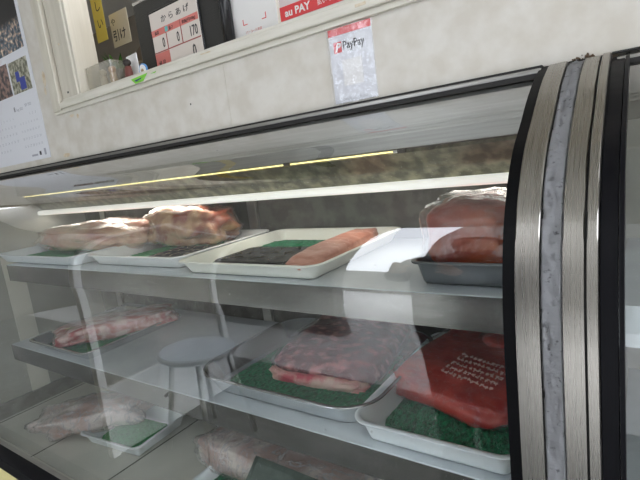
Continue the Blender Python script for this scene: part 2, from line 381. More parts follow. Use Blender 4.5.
def offs(P, d):                                       # + = outwards (towards the street / up)
    out = []
    for i, p in enumerate(P):
        a = P[max(i-1, 0)]; b = P[min(i+1, len(P)-1)]
        tx, tz = b[0]-a[0], b[1]-a[1]; l = math.hypot(tx, tz); out.append((p[0]+d*tz/l, p[1]-d*tx/l))
    return out
def band(bm, x0, x1, d_out, d_in, P=SP):
    a = [(y, min(z, .0874)) for y, z in offs(P, d_out)]; b = offs(P, d_in)
    q = []
    for i in range(len(P)):
        q.append([bm.verts.new((x0, *a[i])), bm.verts.new((x1, *a[i])), bm.verts.new((x1, *b[i])), bm.verts.new((x0, *b[i]))])
    for i in range(len(P)-1):
        for k in range(4): bm.faces.new((q[i][k], q[i][(k+1) % 4], q[i+1][(k+1) % 4], q[i+1][k]))
    bm.faces.new(q[0]); bm.faces.new(q[-1][::-1])
def sheet_prof(bm, x0, x1, d, P=SP):
    a = offs(P, d); r = [(bm.verts.new((x0, *p)), bm.verts.new((x1, *p))) for p in a]
    for p, q in zip(r, r[1:]): bm.faces.new((p[0], p[1], q[1], q[0]))
bm = bmesh.new(); sheet_prof(bm, XL-.02, XR-.002, -.006); cbm('curved_glass', bm, glass, True)
cpart('back_panel', (XL, XR, .982, 1.0, -.80, .088), steel_back)
cpart('top_panel', (XL-.03, XR, .80, 1.0, .088, .10), steel_dull)
cpart('deck', (XL, XR, .475, .982, -.78, -.75), floor_m, 0)
for x in (-1.812, -1.478, -1.147, -.815, -.485): cpart('deck_seam', (x-.0018, x+.0018, .476, .982, -.7505, -.7495), dark_gap)
bm = bmesh.new(); prism(bm, [(p[0], p[1]) for p in offs(SP, -.010)]+[(1.0, -.78), (1.0, .086)], XL-.025, XL); cbm('end_wall', bm, inner_wall)
bm = bmesh.new(); prism(bm, [(p[0], p[1]) for p in offs(SP, -.010)]+[(1.0, -.78), (1.0, .086)], XR-.001, XR+.006); cbm('end_wall', bm, inner_wall)
cpart('corner_strip', (XL, XL+.004, .655, .718, -.70, -.20), inner_light)
cpart('skirting', (XL, XL+.012, .50, .982, -.75, -.70), steel_dull)
# fascia below the shop wall, behind the glass
cpart('fascia', (XL, XR, .755, .775, .0, .086), steel, .001)
# bottom frame
cpart('bottom_frame', (XL-.06, XR, .425, .462, -.775, -.738), black_frame, .002)
cpart('bottom_frame_trim', (XL-.06, XR, .460, .476, -.772, -.741), steel_dull, .001)
cpart('lower_panel', (XL-.06, XR, .430, .47, -1.15, -.776), yellow, .003)
cpart('plinth', (XL-.04, XR, .50, .98, H0, -.781), black_frame)
# top rail at the wall
cpart('rail_gasket', (XL-.06, XR, .738, .752, .079, .089), dark_gap)
cpart('steel_rail', (XL-.06, XR, .728, .742, .0775, .0845), steel, .0012)
cpart('rail_gasket', (XL-.06, XR, .722, .744, .0705, .0775), dark_gap)
# glass edge gasket at the right end
bm = bmesh.new(); band(bm, -.1205, -.1085, .004, -.012); cbm('edge_gasket', bm, black_rubber)
# shelf standards on the back wall
for x in (-1.70, -.925, -.165):
    cpart('shelf_standard', (x-.016, x+.016, .972, .983, -.74, .0), steel_dull, .001)
# shelves with downturned front lips
def shelf(y0, ztop, lip, x0=-1.645):
    bm = bmesh.new()
    prism(bm, [(y0, ztop-lip), (y0, ztop-.0015), (y0+.0015, ztop), (.972, ztop), (.972, ztop-.02), (.969, ztop-.02), (.969, ztop-.0025), (y0+.0028, ztop-.0025), (y0+.0028, ztop-lip+.003), (y0+.012, ztop-lip+.003), (y0+.012, ztop-lip)], x0, XR-.002)
    return bm
for y0_, zt_, lp_ in ((.600, -.205, .051), (.560, -.454, .050)):
    sh = cbm('shelf', shelf(y0_, zt_, lp_), shelf_top_m)
    bm = bmesh.new(); bx(bm, -1.6455, XR-.003, y0_-.0012, y0_+.0002, zt_-lp_, zt_-.0012, 0)
    link('front_lip', bm, shelf_lip_m, sh)
for zt, y0 in ((-.208, .62), (-.457, .58)):
    for x in (-1.64, -.925, -.14):
        bm = bmesh.new(); prism(bm, [(y0, zt), (.972, zt), (.972, zt-.05), (y0, zt-.02)], x-.0015, x+.0015); cbm('shelf_bracket', bm, steel_dull)

# light fixture in the case
lf = empty('case_light_fixture', (-1.0, .80, 0), 'long fluorescent light fixture with thin bright yellow tube under the case top', 'light fixture')
def lpart(name, bm, m, smooth=False):
    o = link(name, bm, m, None, smooth); o.parent = lf; o.matrix_parent_inverse = Matrix.Translation((1.0, -.80, 0)); return o
bm = bmesh.new(); tube(bm, [(XL+.01, .772, -.004), (-.37, .772, -.004)], .0016, 10); lpart('fluorescent_tube', bm, fluo, True)
for a_, b_ in ((-.37, -.358), (XL+.001, XL+.012)):
    bm = bmesh.new(); tube(bm, [(a_, .772, -.004), (b_, .772, -.004)], .003, 10); lpart('tube_cap', bm, white_enamel, True)
bm = bmesh.new(); prism(bm, [(.776, -.008), (.779, -.002), (.835, -.060), (.828, -.062)], XL+.003, XR-.004); lpart('reflector', bm, mottled)
bm = bmesh.new(); prism(bm, [(.812, -.062), (.808, -.066), (.808, -.074), (.812, -.078), (.85, -.078), (.85, -.060)], XL+.003, XR-.004); lpart('diffuser', bm, diffuser)
ll_ = area('case_lamp_light', (-.99, .832, -.0795), (0, 0, 0), 1.66, .03, .42, (1, .95, .84)); ll_.parent = lf; ll_.matrix_parent_inverse = Matrix.Translation((1.0, -.80, 0))
for x, z in ((-.62, .004), (-.36, .002)):
    bm = bmesh.new(); bx(bm, x, x+.016, .7655, .7700, z-.010, z-.002, .001); lpart('clip', bm, dark_gap)
bm = bmesh.new()
bx(bm, -1.5, -.4, .79, .80, -.002, .0, 0); lpart('bracket', bm, steel_dull)

# ------------------------------------------------------------------ steel column with sealant between the two cases
col_ = empty('steel_joint_column', (-.08, .6, H0), 'curved brushed-steel end column between the two display cases', 'column')
def colpart(name, bm, m, smooth=False):
    o = link(name, bm, m, None, smooth); o.parent = col_; o.matrix_parent_inverse = Matrix.Translation((.08, -.6, -H0)); return o
SPX = SP[:-1]+[(.463, -.80), (.463, H0+.002)]
SPX = [(.7490, .0865)]+SPX[1:]
for x0, x1, d in ((-.1080, -.0858, .007), (-.0655, -.0478, .006), (-.0452, -.0365, .008)):
    bm = bmesh.new(); band(bm, x0, x1, d, -.02, SPX); bmesh.ops.bevel(bm, geom=[e for e in bm.edges if abs(e.verts[0].co.x-e.verts[1].co.x) < 1e-6], offset=.0008, segments=1, affect='EDGES')
    colpart('steel_strip', bm, steel_v)
bm = bmesh.new(); band(bm, -.1088, -.036, .001, -.022, SPX); colpart('core', bm, dark_gap)
# lumpy sealant
bm = bmesh.new(); D = smooth_prof([p for p in SPX], 4); nrm = offs(D, 1.0); rows = []
for i, p in enumerate(D):
    nx, nz = nrm[i][0]-p[0], nrm[i][1]-p[1]; row = []
    for k in range(13):
        x = -.0852+(.0192)*k/12
        d = (.0045 if p[1] < .075 else .0045*max(0, (.0868-p[1])/.0118))+.0018*noise.fractal(Vector((x*120, p[0]*60, p[1]*60)), 1, 2, 4)-(.003 if k in (0, 12) else 0)
        if abs(noise.noise(Vector((x*160, p[1]*70, 4)))) > .52: d -= .0025
        row.append(bm.verts.new((x, p[0]+nx*d, p[1]+nz*d)))
    rows.append(row)
for A, B in zip(rows, rows[1:]):
    for k in range(12): bm.faces.new((A[k], A[k+1], B[k+1], B[k]))
bmesh.ops.solidify(bm, geom=list(bm.faces), thickness=.004)
colpart('sealant', bm, caulk, True)
bm = bmesh.new()
for k in range(26):
    x = -.083+random.random()*.03; z = .0875+random.random()*.006*math.exp(-((x+.068)/.012)**2)
    bmesh.ops.create_icosphere(bm, subdivisions=1, radius=.0007+random.random()*.0012, matrix=Matrix.Translation((x, .748, z)))
colpart('rust_crumb', bm, mat('rusty_dirt', (.12, .08, .05), .9))

# ------------------------------------------------------------------ second case, right of the column
c2 = empty('display_case', (.6, .7, H0), 'neighbouring curved-glass display case at the right edge, black framed', 'display case')
def c2p(name, bm, m, smooth=False):
    o = link(name, bm, m, None, smooth); o.parent = c2; o.matrix_parent_inverse = Matrix.Translation((-.6, -.7, -H0)); return o
def c2b(name, b, m, bev=0):
    bm = bmesh.new(); bx(bm, *b, bev); return c2p(name, bm, m)
bm = bmesh.new(); band(bm, -.0352, -.0215, -.001, -.02); band(bm, -.0205, -.0165, .001, -.02); c2p('edge_gasket', bm, black_frame)
bm = bmesh.new(); sheet_prof(bm, -.0165, 1.5, -.006); c2p('curved_glass', bm, glass, True)
c2b('back_panel', (-.03, 1.5, .982, 1.0, -.80, .088), inner_wall)
c2b('top_panel', (-.03, 1.5, .76, 1.0, .086, .10), steel_dull)
c2b('deck', (-.03, 1.5, .475, .982, -.78, -.75), floor_m)
bm = bmesh.new(); prism(bm, [(p[0], p[1]) for p in offs(SP, -.012)]+[(1.0, -.78), (1.0, .084)], -.0345, -.030); c2p('end_wall', bm, steel_back)
bm = bmesh.new(); prism(bm, [(p[0], p[1]) for p in offs(SP, -.012)]+[(1.0, -.78), (1.0, .084)], 1.5, 1.52); c2p('end_wall', bm, inner_wall)
c2b('fascia', (-.03, 1.5, .755, .775, .0, .084), steel_back)
c2b('light_lip', (-.028, 1.5, .79, .83, .012, .024), white_enamel, .002)
for y0, zt in ((.60, -.205), (.56, -.454)):
    bm = bmesh.new(); prism(bm, [(y0, zt-.05), (y0, zt), (.972, zt), (.972, zt-.004), (y0+.003, zt-.004), (y0+.003, zt-.05)], -.028, 1.49); c2p('shelf', bm, shelf_top_m)
c2b('bottom_frame', (-.036, 1.5, .425, .475, -.775, -.738), black_frame, .002)
c2b('lower_panel', (-.036, 1.5, .430, .47, -1.15, -.776), yellow, .002)
c2b('plinth', (-.036, 1.5, .50, .98, H0, -.781), black_frame)
c2b('rail_gasket', (-.036, 1.5, .744, .752, .0860, .0885), dark_gap)
c2b('steel_rail', (-.030, 1.5, .730, .742, .0745, .0795), steel, .001)
c2b('rail_gasket', (-.036, 1.5, .722, .744, .068, .0745), dark_gap)

# ------------------------------------------------------------------ trays, mats and meat
def tray(name, x0, x1, y0, y1, zs, h, m, label, cat='tray', group=None, r=.035, slope=.014, lip=.008, rz=0):
    o = link(name, tray_bm(x1-x0, y1-y0, h, r, slope, lip), m, None, True)
    o.location = ((x0+x1)/2, (y0+y1)/2, zs+.0005); o.rotation_euler = (0, 0, rz); tag(o, label, cat, group)
    md = o.modifiers.new('w', 'WEIGHTED_NORMAL'); return o
def grass(name, cx, cy, z, w, d, m, label, h=.004, rough=.002, rz=0, n=70):
    o = link(name, sheet_bm(w, d, h, rough=rough, n=n), m, None, False); o.location = (cx, cy, z); o.rotation_euler = (0, 0, rz)
    return tag(o, label, 'mat')
def package(name, loc, rz, label, meatm, wrapm, sx, sy, sz, cat='meat', tilt=(0, 0), pad=.004, part='meat_piece', **kw):
    t = empty(name, loc, label, cat, None, rz); t.rotation_euler = (tilt[0], tilt[1], rz)
    m_ = link(part, lump_bm(sx, sy, sz, **kw), meatm, t, True); 
    k2 = dict(kw); k2['amp'] = kw.get('amp', .08)*1.0
    w_ = lump_bm(sx+pad*1.5, sy+pad*1.5, sz+pad, **k2)
    w = link('plastic_wrap', w_, wrapm, t, True); w.location = (0, 0, -pad*.1+.0006)
    return t
SH1, SH2, DK = -.205, -.454, -.7495

# shelf 1
tray('serving_tray', -1.735, -1.252, .600, .955, SH1, .030, white_plastic, 'white tray at the far left of the top shelf under the long pale meat')
grass('grass_mat', -1.52, .75, SH1+.003, .40, .25, green_light, 'green sheet in the leftmost white tray of the top shelf')
package('wrapped_pork_slab', (-1.475, .800, SH1+.009), .04, 'long pale pink wrapped pork slab lying on the top shelf, far left', meat_pork, wrap, .30, .10, .085, e1=.8, e2=.75, amp=.10, seed=3, taper=-.12, fine=.02)
tray('serving_tray', -1.232, -.842, .628, .965, SH1, .030, white_enamel, 'white tray, second from the left on the top shelf, under the bone-in cut')
grass('grass_mat', -1.035, .79, SH1+.003, .27, .22, green_light, 'green sheet showing beside the bone-in cut on the top shelf')
package('bone_in_meat_cut', (-1.06, .870, SH1+.010), -.10, 'bone-in brown meat cut in wrap, standing highest on the left half of top shelf', meat_bone, wrap, .140, .085, .108, e1=.6, e2=.6, amp=.14, seed=11, fine=.05, taper=.12)
pk = empty('black_meat_pack', (-.935, .735, SH1+.008), 'flat black printed pack in front of the bone-in cut', 'meat pack', None, .1)
def black_pack_parts(pk, w, d, lines):
    link('pack', lump_bm(w/2, d/2, .014, e1=.3, e2=.25, amp=.02, seed=2), black_pack, pk, True)
    bm = bmesh.new()
    for r_ in range(lines):                           # rows of gold brush-stroke lettering (illegible)
        y = -d/2+.022+(d-.044)*r_/max(1, lines-1); x = -w/2+.02
        while x < w/2-.03:
            for q in range(4):
                l = .008+random.random()*.014; a = random.choice((0, .3, -.9, 1.4))+random.uniform(-.25, .25); c, s_ = math.cos(a), math.sin(a)
                ox, oy = random.uniform(0, .010), random.uniform(-.009, .009)
                v = [bm.verts.new((x+ox+c*u-s_*v_, y+oy+s_*u+c*v_, .0156+q*.00005)) for u, v_ in ((0, -.0012), (l, -.0020), (l, .0010), (0, .0012))]
                bm.faces.new(v)
            x += .026+random.random()*.01
    bmesh.ops.solidify(bm, geom=list(bm.faces), thickness=.0005)
    tag(link('gold_lettering', bm, gold, pk), kind='stuff')
black_pack_parts(pk, .18, .13, 3)
tray('serving_tray', -.822, -.448, .600, .965, SH1, .030, yellow_enamel, 'yellowish-white rimmed tray in the middle of the top shelf with black gold-lettered pack')
grass('grass_mat', -.66, .78, SH1+.003, .29, .30, green_mat, 'dark green grass mat in the middle tray of the top shelf')
pk = empty('black_meat_pack', (-.665, .725, SH1+.008), 'flat black pack with gold lettering beside pink mince in the middle tray', 'meat pack', None, .05)
black_pack_parts(pk, .20, .14, 3)
t = empty('mince_loaf', (-.515, .775, SH1+.008), 'long orange-pink mince strip along the right side of the middle tray', 'meat', None, PI/2+.08)
link('mince', lump_bm(.155, .038, .034, e1=.7, e2=.5, amp=.05, seed=5, fine=.03), meat_pinkmince, t, True)
tray('steel_tray', -.292, -.128, .618, .930, SH1, .038, vat_grey, 'dark grey metal tray under the big red roast at right of the top shelf', r=.02, slope=.008)
package('red_roast', (-.225, .745, SH1+.008), .12, 'large dark orange-red block of meat in clear wrap, right end of the top shelf', meat_roast, wrap, .064, .095, .107, e1=.42, e2=.45, amp=.05, seed=8, fine=.01, pad=.006, tilt=(0, .04))

# shelf 2
tray('steel_tray', -1.535, -1.205, .560, .890, SH2, .028, tray_steel, 'shallow stainless tray with streaky pork at the left of the middle shelf', r=.03)
grass('grass_mat', -1.375, .725, SH2+.003, .25, .26, green_mat, 'green mat under the streaky pork pack at left of the middle shelf')
package('streaky_pork_pack', (-1.335, .735, SH2+.010), .98, 'streaky pink and white pork pack in wrap on the shallow steel tray', meat_fatty, wrap, .165, .070, .050, e1=.55, e2=.4, amp=.09, seed=21, fine=.03)
tag(link('price_sticker', sheet_bm(.03, .018, .0006, n=4), mat('gold_sticker', (.62, .52, .28), .4)), 'small gold sticker on the near end of the streaky pork pack', 'sticker').location = (-1.385, .625, SH2+.058)
tray('steel_tray', -.795, -.366, .570, .930, SH2, .046, tray_steel, 'large deep stainless tray with purple marbled beef, centre of the middle shelf', r=.075, slope=.02, lip=.007)
grass('grass_mat', -.583, .742, SH2+.003, .33, .26, green_mat, 'green grass mat in the large deep stainless tray', h=.005, rough=.003, n=90)
t = package('marbled_beef_bag', (-.548, .815, SH2+.012), .04, 'purple-red marbled beef in a clear bag leaning in the deep stainless tray', meat_marbled, wrap, .120, .125, .058, e1=.5, e2=.32, amp=.05, seed=31, fine=.02, tilt=(.12, 0))
link('pink_edge', lump_bm(.108, .028, .034, e1=.6, e2=.5, amp=.08, seed=33), meat_pink, t, True).location = (-.006, -.113, .002)
tray('serving_tray', -.392, -.13, .556, .945, SH2, .042, white_plastic, 'white enamel tray with red mince bags at the right of the middle shelf', r=.035, slope=.012, lip=.009)
grass('grass_mat', -.26, .750, SH2+.003, .205, .32, green_mat, 'dark green bristly mat in the white tray at right of the middle shelf', h=.006, rough=.005, n=110)
t = package('red_mince_bag', (-.258, .800, SH2+.014), -.28, 'flat red mince bag with white print in the right white tray', meat_red, wrap, .112, .125, .050, e1=.5, e2=.35, amp=.06, seed=41, fine=.015, tilt=(.10, .04))
bm = bmesh.new()
for j in range(5):                                    # lines of tiny pale characters (illegible)
    x = -.02
    while x < .075:
        for q in range(3):
            r_ = bmesh.ops.create_cube(bm, size=1); vert = q % 2
            ox, oy = random.uniform(-.002, .002), random.uniform(-.003, .003)
            for v in r_['verts']: v.co = Vector((x+ox+v.co.x*(.0010 if vert else .005), -.070+j*.016+oy+v.co.y*(.007 if vert else .0010), .0528+v.co.z*.002))
        x += .0085
link('white_print', bm, mat('white_print', (.70, .45, .40), .5), t)
package('red_mince_bag', (-.195, .895, SH2+.035), -.1, 'second red mince bag lying behind at the back of the right white tray', meat_red, wrap, .07, .055, .045, e1=.5, e2=.4, amp=.06, seed=45)

# deck
tray('serving_tray', -1.40, -1.14, .590, .80, DK, .040, white_plastic, 'white tray with green mat on the case deck at lower left', r=.03, rz=.10)
grass('grass_mat', -1.27, .69, DK+.003, .19, .14, green_light, 'green mat in the white tray at lower left of the deck', rz=.1)
package('wrapped_bone_meat', (-1.42, .665, DK+.010), .75, 'pale brown meat in crumpled clear plastic on the deck at lower left', meat_frozen, wrap_milky, .155, .07, .085, e1=.65, e2=.6, amp=.14, seed=52, fine=.03)
tray('serving_tray', -.90, -.42, .575, .88, DK, .030, white_plastic, 'white tray on the deck at bottom centre under the frosty wrapped meat', r=.03)
grass('grass_mat', -.68, .70, DK+.003, .40, .22, green_mat, 'green mat under the frosty wrapped meat at bottom centre')
package('frosty_wrapped_meat', (-.700, .735, DK+.010), -.02, 'big frosty wrapped meat roll on the deck at bottom centre', meat_frozen, wrap_milky, .25, .085, .090, e1=.5, e2=.35, amp=.05, seed=61, fine=.02, pad=.006)
o = link('green_card', sheet_bm(.24, .10, .003, n=20, amp=.002, freq=12), green_dark); o.location = (-.60, .615, DK+.080); o.rotation_euler = (.7, .03, 0)
tag(o, 'dark green flat card leaning on the front of the frosty wrapped meat', 'card')

# ------------------------------------------------------------------ things on the wall
Y0 = .7485
cal = empty('wall_calendar', (-1.80, Y0, .44), 'white wall calendar with fireworks photo and two small photos, left of window', 'calendar')
def on(parent, name, b, m): return box(name, b, m, parent)
on(cal, 'page', (-.25, .273, -.0008, .0006, -.331, .50), paper)
on(cal, 'fireworks_photo', (-.25, .257, -.0016, -.0007, .004, .47), night)
on(cal, 'small_photo', (-.02, .118, -.0016, -.0007, -.118, -.018), photo_a)
pb = on(cal, 'small_photo', (.130, .254, -.0016, -.0007, -.118, -.022), photo_b)
bm = bmesh.new(); bx(bm, .185, .222, -.0020, -.0015, -.112, -.075); bx(bm, .165, .190, -.0020, -.0015, -.085, -.055); link('blue_figure', bm, blue_cloth, pb)
for x, z, s in ((.10, -.168, '8'), ):
    text('calendar_heading', s, .022, ink, cal, loc=(x, -.0008, z))
text('calendar_heading', 'Aug 2022', .012, ink_grey, cal, loc=(.117, -.0008, -.168))
text('calendar_heading', 'SEP 2022', .012, ink_grey, cal, loc=(.178, -.0008, -.162))
nums = bmesh.new()
def digits_grid(name, x0, z0, dx, dz, first):
    parts = []
    for r_ in range(5):
        s = ''
        for c_ in range(7):
            d = r_*7+c_+1-first
            if 1 <= d <= 31: parts.append((x0+c_*dx, z0-r_*dz, str(d)))
    for x, z, s in parts[:]:
        pass
    return parts
def text_multi(name, items, size, m, parent):
    bm = bmesh.new()
    for x, z, s in items:
        cu = bpy.data.curves.new('t', 'FONT'); cu.body = s; cu.size = size; cu.resolution_u = 1; cu.align_x = 'CENTER'
        t_ = bpy.data.objects.new('t', cu); C.objects.link(t_)
        me = bpy.data.meshes.new_from_object(t_.evaluated_get(bpy.context.evaluated_depsgraph_get())); bpy.data.objects.remove(t_)
        me.transform(Matrix.Translation((x, -.00095, z)) @ Matrix.Rotation(PI/2, 4, 'X')); bm.from_mesh(me); bpy.data.meshes.remove(me)
    return link(name, bm, m, parent)
text_multi('calendar_dates', digits_grid('a', -.06, -.19, .0235, .024, 1), .011, ink_grey, cal)
text_multi('calendar_dates', digits_grid('b', .125, -.19, .019, .024, 4), .011, ink_grey, cal)
on(cal, 'calendar_logo', (.155, .195, -.0012, -.0007, -.318, -.312), ink_grey)
on(cal, 'calendar_logo', (.208, .220, -.0012, -.0007, -.318, -.306), ink)
on(cal, 'calendar_logo', (.240, .252, -.0012, -.0007, -.320, -.300), ink_grey)

# PayPay sign (its code square is left blank)
pp = empty('payment_sign', (-.4205, Y0, .155), 'white PayPay payment sign with red top band taped to the cream wall', 'sign')
on(pp, 'card', (-.043, .043, -.0008, .0006, -.062, .065), paper)
on(pp, 'red_band', (-.043, .043, -.0014, -.0007, .053, .065), red)
lg = on(pp, 'logo', (-.034, -.018, -.0014, -.0007, .024, .042), red)
text('logo_letter', 'P', .019, white_ink, lg, loc=(-.031, -.0016, .0265), shear=.3, bold=.0006)
text('lettering', 'PayPay', .019, ink, pp, loc=(-.0155, -.0009, .028), sx=.83, bold=.0004)
text('small_print', 'はがさないでください', .0052, ink_grey, pp, loc=(-.028, -.0009, -.058), sx=1)
on(pp, 'blank_square', (-.020, .020, -.0012, -.0007, -.034, .010), card_white)
bm = bmesh.new()
g = []
for j in range(13):
    g.append([bm.verts.new((-.046+.092*i/9, -.0022+.0009*noise.noise(Vector((i*.6, j*.5, 1))), -.064+.129*j/12)) for i in range(10)])
for j in range(12):
    for i in range(9): bm.faces.new((g[j][i], g[j][i+1], g[j+1][i+1], g[j+1][i]))
link('clear_tape', bm, tape_film, pp, True)

# torn green sticker on the sill front
gs = empty('torn_sticker', (-.995, .7300, .239), 'torn lime green sticker with navy stripe on the window sill front', 'sticker')
def plate(name, poly, y0, y1, m, parent):
    bm = bmesh.new(); a = [bm.verts.new((x, y0, z)) for x, z in poly]; b = [bm.verts.new((x, y1, z)) for x, z in poly]; n = len(a)
    for k in range(n): bm.faces.new((a[k], a[(k+1) % n], b[(k+1) % n], b[k]))
    bm.faces.new(a); bm.faces.new(b[::-1]); return link(name, bm, m, parent)
plate('sticker_film', ((-.032, .006), (.032, .0085), (.012, -.0060), (-.018, -.0065)), 0, .0018, green_sticker, gs)
plate('sticker_scrap', ((.046, .0045), (.066, .006), (.06, .0035)), 0, .0018, green_sticker, gs)
plate('navy_stripe', ((-.018, .0005), (.010, .0030), (.006, .0002), (-.012, -.0025)), -.0006, 0, navy, gs)

# ------------------------------------------------------------------ things in the serving window
SY = .270
sc = empty('price_scale', (-.972, .86, SY), 'black ribbed price scale with red and white price display in the window', 'scale', None, -.035)
bm = bmesh.new(); bx(bm, -.165, .185, -.012, .14, 0, .196, .006); link('housing', bm, scale_black, sc)
bm = bmesh.new(); bx(bm, -.168, .170, -.010, .145, .196, .203, .002); link('top_edge', bm, mat('light_rim', (.55, .52, .46), .4), sc)
bm = bmesh.new(); tube(bm, [(.178, -.006, 0), (.178, -.006, .30)], .0145, 16); link('side_post', bm, gloss_black, sc, True)
bm = bmesh.new(); bx(bm, -.098, .102, -.0165, -.012, .012, .158, .002); link('display_bezel', bm, gloss_black, sc)
ds = bmesh.new(); bx(ds, -.092, .098, -.0185, -.016, .0, .152, .001); ds = link('display', ds, lcd, sc)
yy = -.0190
text('product_name', 'か ら あ げ', .019, ink, ds, loc=(-.045, yy, .122), thick=.0003, sx=1.25)
bm = bmesh.new(); bx(bm, -.091, .097, yy-.0002, yy+.0006, .094, .110); link('red_row', bm, red_soft, ds)
bm = bmesh.new(); bx(bm, -.091, -.030, yy-.0002, yy+.0006, .004, .052); link('red_row', bm, red_soft, ds)
bm = bmesh.new(); bx(bm, -.034, -.022, yy-.0006, yy, .096, .108); link('teal_mark', bm, mat('teal_mark', (.15, .5, .5), .5), ds)
bm = bmesh.new()
for x in (-.033, .027): bx(bm, x, x+.0022, yy-.0004, yy+.0006, .053, .110)
bx(bm, -.091, .097, yy-.0004, yy+.0006, .053, .0555); link('grid_line', bm, mat('dark_red_line', (.35, .08, .07), .5), ds)
for x, s in ((-.078, '風袋'), (-.018, '重さ'), (.035, '単価(円/100g)')):
    text('caption', s, .0095, ink, ds, loc=(x, yy-.0004, .0975), sx=.95)
for x, s in ((-.052, '0'), (.008, '0'), (.058, '170')):
    text('digit', s, .034, ink, ds, loc=(x, yy-.0002, .062), sx=.62, bold=.0003)
text('caption', '値 段', .013, ink, ds, loc=(-.080, yy-.0004, .022))
text('digit', '0', .045, ink, ds, loc=(.060, yy-.0002, .012), sx=.62, bold=.0004)

cs = empty('card_stand', (-.725, .86, SY), 'white card stand with red corner marks, right of the black scale', 'card stand', None, .0)
on(cs, 'card', (-.062, .070, -.001, .022, 0, .26), card_white)
for x, z, sx_, sz_ in ((-.030, .050, 1, 1), (.038, .050, -1, 1), (-.030, .118, 1, -1), (.038, .118, -1, -1)):
    bm = bmesh.new(); bx(bm, min(x, x+.012*sx_), max(x, x+.012*sx_), -.0016, -.001, z-.0008, z+.0008); bx(bm, x-.0008, x+.0008, -.0016, -.001, min(z, z+.012*sz_), max(z, z+.012*sz_)); link('corner_mark', bm, red, cs)
text('red_caption', 'バーコード決済', .007, red_soft, cs, loc=(-.026, -.0014, .030))
au = empty('payment_sign', (-.572, .86, SY), 'au PAY card with white lettering on a red band in the window', 'sign', None, 0)
on(au, 'card', (-.075, .105, 0, .002, 0, .16), mat('pinkish_card', (.70, .62, .62), .5))
on(au, 'red_band', (-.075, .105, -.001, 0, .030, .058), red)
text('lettering', 'au PAY', .021, white_ink, au, loc=(-.062, -.0012, .0365), bold=.0006, sx=1.05)
text('lettering', '払いできます', .012, white_ink, au, loc=(.022, -.0012, .038))
text('small_print', 'ご利用いただけます', .010, ink_grey, au, loc=(-.07, -.0004, .014))
wb = empty('white_carton', (-.40, .90, SY), 'white carton behind the au PAY card at the top edge', 'carton')
bm = bmesh.new(); bx(bm, -.06, .10, 0, .08, 0, .18, .002); link('carton_body', bm, card_white, wb)
bm = bmesh.new(); bx(bm, -.061, .101, -.0006, .0806, .172, .181, .001); link('lid', bm, card_white, wb)

# left cluster behind the jamb
t = empty('clear_figurine_box', (-1.215, .790, .257), 'clear plastic box holding small tan figurines at the left of the window', 'box')
bm = bmesh.new(); bx(bm, -.058, .062, -.024, .018, .001, .068, .002); link('clear_shell', bm, clear_case, t)
def figurine(name, x, y, m1, m2, label):
    f = empty(name, (x, y, .259), label, 'figurine')
    link('body', lump_bm(.011, .009, .040, e1=.8, e2=.9, amp=.08, seed=x*10, n=24), m1, f, True)
    o = link('head', lump_bm(.010, .010, .019, e1=1, e2=1, amp=.05, seed=x, n=20, flat=False), m2, f, True); o.location = (.001, -.001, .036)
tan = mat('tan_plastic', (.50, .36, .20), .5); cream_p = mat('cream_plastic', (.62, .56, .44), .5)
figurine('figurine', -1.225, .787, cream_p, paper_warm, 'small cream figurine inside clear box, nearest the jamb')
figurine('figurine', -1.180, .787, tan, mat('pale_orange', (.60, .38, .22), .5), 'small orange-tan figurine in the middle of the clear box')
fb = empty('figurine_box', (-1.105, .795, .257), 'small white box with a dark-haired red-dressed figurine, left of the scale', 'box', None, -.1)
on(fb, 'back_card', (-.028, .024, .004, .007, 0, .070), card_white)
figurine('figurine', -1.103, .782, mat('maroon_cloth', (.16, .05, .04), .6), hair_m, 'dark-haired figurine in maroon in front of the white backing card')
bd = empty('round_badge', (-1.035, .775, .257), 'round white badge with blue ring in front of the scale', 'badge')
def disc(name, r, y0, y1, m, z=.016):
    bm = bmesh.new(); bmesh.ops.create_cone(bm, cap_ends=True, segments=28, radius1=r, radius2=r, depth=y1-y0, matrix=Matrix.Translation((0, (y0+y1)/2, z)) @ Matrix.Rotation(PI/2, 4, 'X')); return link(name, bm, m, bd)
disc('ring', .0155, 0, .004, blue_ring); disc('face', .0125, -.001, 0, card_white); disc('emblem', .005, -.0018, -.001, tan, .014)
ys = empty('hanging_sign_strip', (-1.415, .92, .445), 'tall yellow paper strip with black writing hanging beside the jamb', 'sign')
on(ys, 'strip', (-.012, .045, 0, .001, 0, .40), yellow_sign)
for k, s in enumerate('おいしい'): text('lettering', s, .034, ink, ys, loc=(.003, -.0006, .04+.05*(3-k)))
nn = empty('handwritten_note', (-1.37, .96, .43), 'tan paper note with black handwriting behind the figurines', 'note')
on(nn, 'sheet', (-.035, .060, 0, .001, 0, .10), paper_warm)
text('handwriting', '引け', .036, ink, nn, loc=(-.03, -.0006, .02), bold=.0004); text('handwriting', 'や', .026, ink, nn, loc=(-.03, -.0006, .065))
pl = empty('small_plant', (-1.385, .95, SY), 'small green leafy plant behind the clear figurine box', 'plant')
bm = bmesh.new(); tube(bm, [(0, 0, 0), (0, 0, .085)], [.022, .030], 14); link('pot', bm, mat('dark_pot', (.06, .05, .04), .6), pl, True)
bm = bmesh.new()
for k in range(46):
    a = random.random()*6.28; l = .03+random.random()*.05; b = Vector((math.cos(a)*.01, math.sin(a)*.01, .08)); d = Vector((math.cos(a)*.7, math.sin(a)*.7, .6+random.random()*1.2)).normalized()
    s = d.cross(Vector((0, 0, 1))).normalized()*.006; p = [b, b+d*l*.5+s, b+d*l+Vector((0, 0, -.006)), b+d*l*.5-s]
    bm.faces.new([bm.verts.new(q) for q in p])
link('leaves', bm, leaf, pl)
